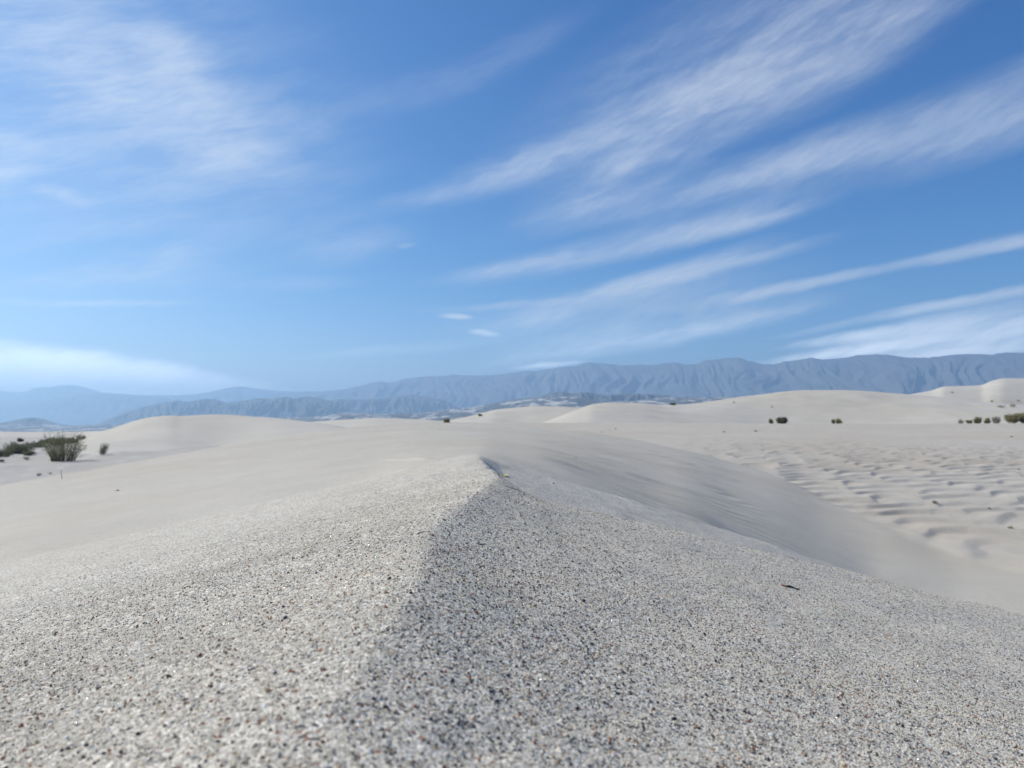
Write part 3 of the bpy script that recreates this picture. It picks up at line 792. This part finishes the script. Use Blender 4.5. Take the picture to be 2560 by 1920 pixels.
S_hit(178, 1108, 11, 36, 'dark shrub against the foot of the dune, behind the tussock', nst=34, leaves=36, lmat=M_leaf_dark, lsize=.12, seed=18, group=GL, low=.05)
S_hit(203, 1099, 9, 22, 'faint reddish shrub highest on the left dune flank', nst=20, leaves=26, lmat=M_leaf_dry, lsize=.10, seed=19, group=GL, low=.05)
S_hit(111, 1110, 9, 18, 'small dark blue green shrub beyond the hollow, left of the tussock top', nst=20, leaves=40, lmat=M_leaf_dark, lsize=.12, seed=20, group=GL, low=.05)
S_hit(50, 1105, 8, 13, 'single small dark shrub alone on the pale far sand', nst=16, leaves=40, lmat=M_leaf_dark, lsize=.12, seed=21, group=GL, low=.05)
S_hit(67, 1150, 8, 16, 'pale dry tuft on the sand left of the big tussock', nst=20, leaves=10, lmat=M_leaf_dry, lsize=.05, seed=22, name='grass_tuft', cat='tuft')
S_hit(4, 1155, 5, 12, 'little dark tuft at the left edge of the hollow', nst=12, leaves=16, lmat=M_leaf_dark, lsize=.05, seed=23, name='grass_tuft', cat='tuft')
S_hit(97, 1190, 7, 12, 'tiny grey tuft just behind the rim of the dune', nst=12, leaves=12, lmat=M_leaf_dark, lsize=.03, seed=24, name='grass_tuft', cat='tuft')
S_hit(125, 1186, 6, 7, 'faintest tiny tuft right of another behind the dune rim', nst=8, leaves=8, lmat=M_leaf_dry, lsize=.03, seed=25, name='grass_tuft', cat='tuft')

# right: shrubs standing just behind the edge of the basin
def R_shrub(px, top_py, wpx, label, Y=113, **kw):
    base = on(px, Y)
    h = (1057 - top_py) / F * Y + (at(px, 1057, Y).z - base.z)
    return shrub(base, h, wpx / F * Y, label, **kw)
GR = 'shrubs along the far edge of the basin'
R_shrub(1954, 1045.5, 30, 'dense dark green shrub, flat topped, on the far basin edge', nst=60, leaves=90, lmat=M_leaf_dark, lsize=.20, spread=1, seed=31, group=GR, low=.08)
R_shrub(1927, 1048, 13, 'small green shrub touching the flat topped one on its left', nst=20, leaves=50, lmat=M_leaf, lsize=.16, seed=32, group=GR, low=.08)
R_shrub(2083, 1048, 14, 'small thin shrub, left half of a lone pair on the basin edge', nst=14, leaves=36, lmat=M_leaf, lsize=.15, seed=33, group=GR, low=.08)
R_shrub(2096, 1047, 16, 'yellowish shrub, right half of a lone pair on the basin edge', nst=20, leaves=50, lmat=M_leaf_yel, lsize=.16, seed=34, group=GR, low=.08)
R_shrub(2400, 1048, 14, 'pale thin shrub, leftmost of the right-hand row', nst=16, leaves=30, lmat=M_leaf_dry, lsize=.16, seed=35, group=GR, low=.08)
R_shrub(2424, 1050, 16, 'low shrub leaning left between a pale thin shrub and taller ones', nst=20, leaves=40, lmat=M_leaf, lsize=.16, seed=36, group=GR, low=.08, lean=-.3)
R_shrub(2442, 1043, 18, 'peaked dark olive shrub in the middle of the right-hand row', nst=34, leaves=60, lmat=M_leaf_yel, lsize=.18, seed=37, group=GR, low=.08)
R_shrub(2467, 1046, 17, 'round yellowish shrub right of the peaked olive one', nst=28, leaves=50, lmat=M_leaf_yel, lsize=.17, seed=38, group=GR, low=.08)
R_shrub(2489, 1042, 20, 'grey green shrub beside the gap in the right-hand row', nst=28, leaves=46, lmat=M_leaf_dry, lsize=.17, seed=39, group=GR, low=.08)
R_shrub(2530, 1036, 34, 'large bushy shrub next to the right edge of the photo', nst=60, leaves=80, lmat=M_leaf_yel, lsize=.2, seed=40, group=GR, low=.25)
R_shrub(2560, 1032, 34, 'tallest shrub, cut by the right edge of the photo', nst=60, leaves=80, lmat=M_leaf_yel, lsize=.2, seed=41, group=GR, low=.25)
# on the dunes
GD = 'small plants scattered on the far dunes'
S_hit(2503, 1019, 6, 20, 'faint dry shrub low on the dune above the right-hand row', nst=20, leaves=12, lmat=M_leaf_dry, lsize=.2, seed=51, group=GD)
S_hit(2531, 1018, 9, 20, 'faint grey spiky shrub on the dune above the large bushy shrub', nst=20, leaves=12, lmat=M_leaf_dry, lsize=.2, seed=52, group=GD)
S_hit(2480, 1005, 5, 8, 'tiny dark green plant on the bright dune at right', nst=12, leaves=12, lmat=M_leaf, lsize=.25, seed=53, group=GD)
S_hit(2546, 1003.5, 4, 7, 'tiny plant on the bright dune, nearest the right edge', nst=12, leaves=12, lmat=M_leaf_dry, lsize=.25, seed=54, group=GD)
S_hit(2381, 982.5, 3, 10, 'flat plant near the crest of the bright dune', nst=12, leaves=12, lmat=M_leaf_dry, lsize=.25, seed=55, group=GD)
S_hit(1682, 1012.8, 4.5, 20, 'low dark brush in the dip between two pale dune crests', nst=26, leaves=40, lmat=M_leaf_dark, lsize=.2, seed=56, group=GD, low=0)
S_hit(1834, 1007, 3, 7, 'tiny dry plant on the shoulder of the long pale dune', nst=12, leaves=12, lmat=M_leaf_dry, lsize=.15, seed=57, group=GD)
S_hit(1930, 1018.5, 3.5, 5, 'lone tiny plant in the middle of the long pale dune', nst=10, leaves=12, lmat=M_leaf_dry, lsize=.12, seed=58, group=GD)
def mid_shrub(px, top, wpx, Y, label, **kw):
    base = on(px, Y); h = max(.25, at(px, top, Y).z - base.z)
    return shrub(base, h, wpx / F * Y, label, **kw)
mid_shrub(1117, 1047, 14, 78, 'green shrub peeking over the dune crest below the badlands', nst=30, leaves=70, lmat=M_leaf, lsize=.12, seed=59, group=GD, low=.4)
S_hit(1200, 1040.5, 5, 12, 'dark little plant at the left foot of a pale round dune', nst=16, leaves=30, lmat=M_leaf_dark, lsize=.2, seed=60, group=GD)

# fallen plant scraps on the basin sand, casting little shadows
def scrap(px, py, wpx, label, seed, up=.6):
    random.seed(seed); h = hit(px, py); s = wpx / F * h.y
    root = bpy.data.objects.new('plant_scrap', None); sc.collection.objects.link(root); root.location = h
    tag(root, label, 'plant scrap', 'plant scraps lying on the sand')
    b = MB(); l = MB()
    for i in range(7):
        a = random.uniform(0, 6.28); d = Vector((math.cos(a), math.sin(a), random.uniform(.1, up)))
        p0 = Vector((random.gauss(0, .08), random.gauss(0, .08), .05)) * s
        b.tube([p0, p0 + d * s * .25, p0 + d * s * .5 + Vector((0, 0, -.03 * s))], .05 * s, .02 * s, 5)
        for q in range(3):
            l.leaf(p0 + d * s * random.uniform(.1, .5), (random.gauss(0, 1), random.gauss(0, 1), .6), s * .3, s * .2)
    b.build('twigs', M_debris, root); l.build('dry_leaves', M_leaf_yel if wpx > 9 else M_debris, root)
scrap(2338, 1259, 15, 'largest yellowish dry scrap among the basin ripples', 71, 1.0)
scrap(2299, 1234, 5, 'tiny scrap up and left of the yellowish one among the ripples', 72)
scrap(2473, 1272, 7, 'small dark scrap right of the yellowish one on the ripples', 73)
scrap(2524, 1321, 13, 'dark scrap among the nearest ripples by the right edge', 74, .8)
scrap(2548, 1174, 6, 'tiny scrap high on the basin by the right edge', 75)
scrap(1540, 1073, 5, 'tiny scrap on the basin beyond the dark dune edge, right of two', 76)
scrap(1525, 1076, 4, 'speck between two others beyond the dark dune edge', 77)
scrap(1505, 1081, 4, 'speck just above the dark dune edge, left of two more', 78)
scrap(1440, 1146, 5, 'lone speck on the upper rippled slope', 79)
scrap(1888, 1079, 9, 'flat dark scrap on the far basin below the dense shrub', 80, .2)
scrap(1811, 1080, 7, 'faint scrap on the far basin, in the middle of a row', 81, .2)
scrap(2528, 1092, 6, 'faint scrap on the far basin below the tallest shrub', 82, .2)
scrap(296, 1227, 9, 'short dark scrap alone on the smooth left slope', 83, .2)
scrap(1100, 1073, 4, 'speck near the crest on the left slope', 84)

# thin dry stalk sticking up from the left slope
def stalk():
    h = hit(156, 1197); s = h.y / F
    root = bpy.data.objects.new('dry_stalk', None); sc.collection.objects.link(root); root.location = h
    tag(root, 'thin bent dry stalk standing on the slope below the big tussock', 'stalk')
    b = MB(); b.tube([(0, 0, -2 * s), (-2 * s, 0, 6 * s), (-3.5 * s, 0, 13 * s), (-3 * s, 0, 20 * s)], .9 * s, .5 * s, 5)
    b.build('stem', M_stem, root)
    c = MB()
    for k in range(8):
        c.leaf(Vector((-3 * s, 0, (15 + k * .8) * s)), (random.gauss(0, 1), random.gauss(0, 1), 1), 2.5 * s, .8 * s)
    c.build('seed_head', M_leaf_dry, root)
stalk()

# twigs close to the lens
def twig(p, name, label, r, mats, group=None):
    """p: list of (px, py); lies on the near crest"""
    pts = []
    for (a, b) in p:
        h = hit(a, b, [near]); pts.append(h + Vector((0, 0, r * .7)))
    root = bpy.data.objects.new(name, None); sc.collection.objects.link(root); root.location = pts[0]
    tag(root, label, 'twig', group)
    loc = [q - pts[0] for q in pts]
    k = len(loc) // 2
    if len(mats) == 2:
        a = MB(); a.tube(loc[:2], r * .7, r, 8); a.build('bare_wood', mats[0], root)
        b = MB(); b.tube(loc[1:], r * 1.15, r * .55, 8)
        b.build('bark', mats[1], root)
    else:
        a = MB(); a.tube(loc, r, r * .45, 6); a.build('bark', mats[0], root)
twig([(1952, 1464), (1966, 1467.5), (1972, 1467), (1979, 1469), (1988, 1473), (1998, 1475.5)], 'fallen_twig', 'reddish brown twig with a pale end lying on the right slope', .0008, (M_twig_l, M_twig_d))
twig([(1262, 1216), (1272, 1219), (1286, 1223), (1300, 1227)], 'fallen_twig', 'thin black twig just below the crest tip', .0004, (M_twig_d,))
twig([(1044, 1336), (1056, 1331), (1068, 1329)], 'fallen_twig', 'tiny dark twig on the crest line, left of centre', .00032, (M_twig_d,))
twig([(1196, 1361), (1206, 1362), (1214, 1360)], 'fallen_twig', 'tiny dark twig below the black one in the centre', .00032, (M_twig_d,))
twig([(1577, 1323), (1584, 1324), (1592, 1326)], 'fallen_twig', 'tiny dark twig on the right slope between centre and reddish twig', .00035, (M_twig_d,))

def pebble(px, py, rpx, label, seed):
    random.seed(seed); h = hit(px, py, [near]); r = rpx / F * h.y
    import bmesh
    bm = bmesh.new(); bmesh.ops.create_icosphere(bm, subdivisions=2, radius=r)
    for v in bm.verts:
        v.co *= 1 + .22 * (random.random() - .5); v.co.z *= .7
    me = bpy.data.meshes.new('pebble'); bm.to_mesh(me); bm.free(); me.materials.append(M_twig_d)
    o = bpy.data.objects.new('pebble', me); sc.collection.objects.link(o); o.location = h + Vector((0, 0, r * .5))
    tag(o, label, 'pebble', 'oversized dark grains on the near crest')
pebble(1296, 1371, 3.2, 'single black grain, larger than its neighbours, in the centre', 91)
pebble(1384, 1209, 2.0, 'tiny black grain near the blurred right rim of the crest', 92)
pebble(1246, 1187.5, 2.2, 'small dark grain on the crest tip beside the yellow petal', 93)
pebble(1085, 1288, 2.2, 'small black grain on the sunlit side of the crest line', 94)

def petal():
    h = hit(1262, 1190, [near]); s = h.y / F
    n, m_ = 13, 7; V = []
    for i in range(n):
        u = i / (n - 1) * 2 - 1
        for j in range(m_):
            v = j / (m_ - 1) * 2 - 1
            w = math.sqrt(max(0, 1 - u * u)) * 5.0 * s * (1 - .25 * u)
            V.append((u * 6.5 * s, v * w * 2.4, 1.2 * s + 1.6 * s * u * u + 1.0 * s * v * v + v * 1.2 * s))
    top = len(V); V += [(x, y, z - .25 * s) for x, y, z in V]
    f = grid_faces(n, m_).tolist(); f += [[a + top for a in q[::-1]] for q in f]
    o = mesh_np('yellow_petal', V, f, M_petal); o.location = h
    tag(o, 'small pale yellow petal lying at the tip of the crest', 'petal')
petal()
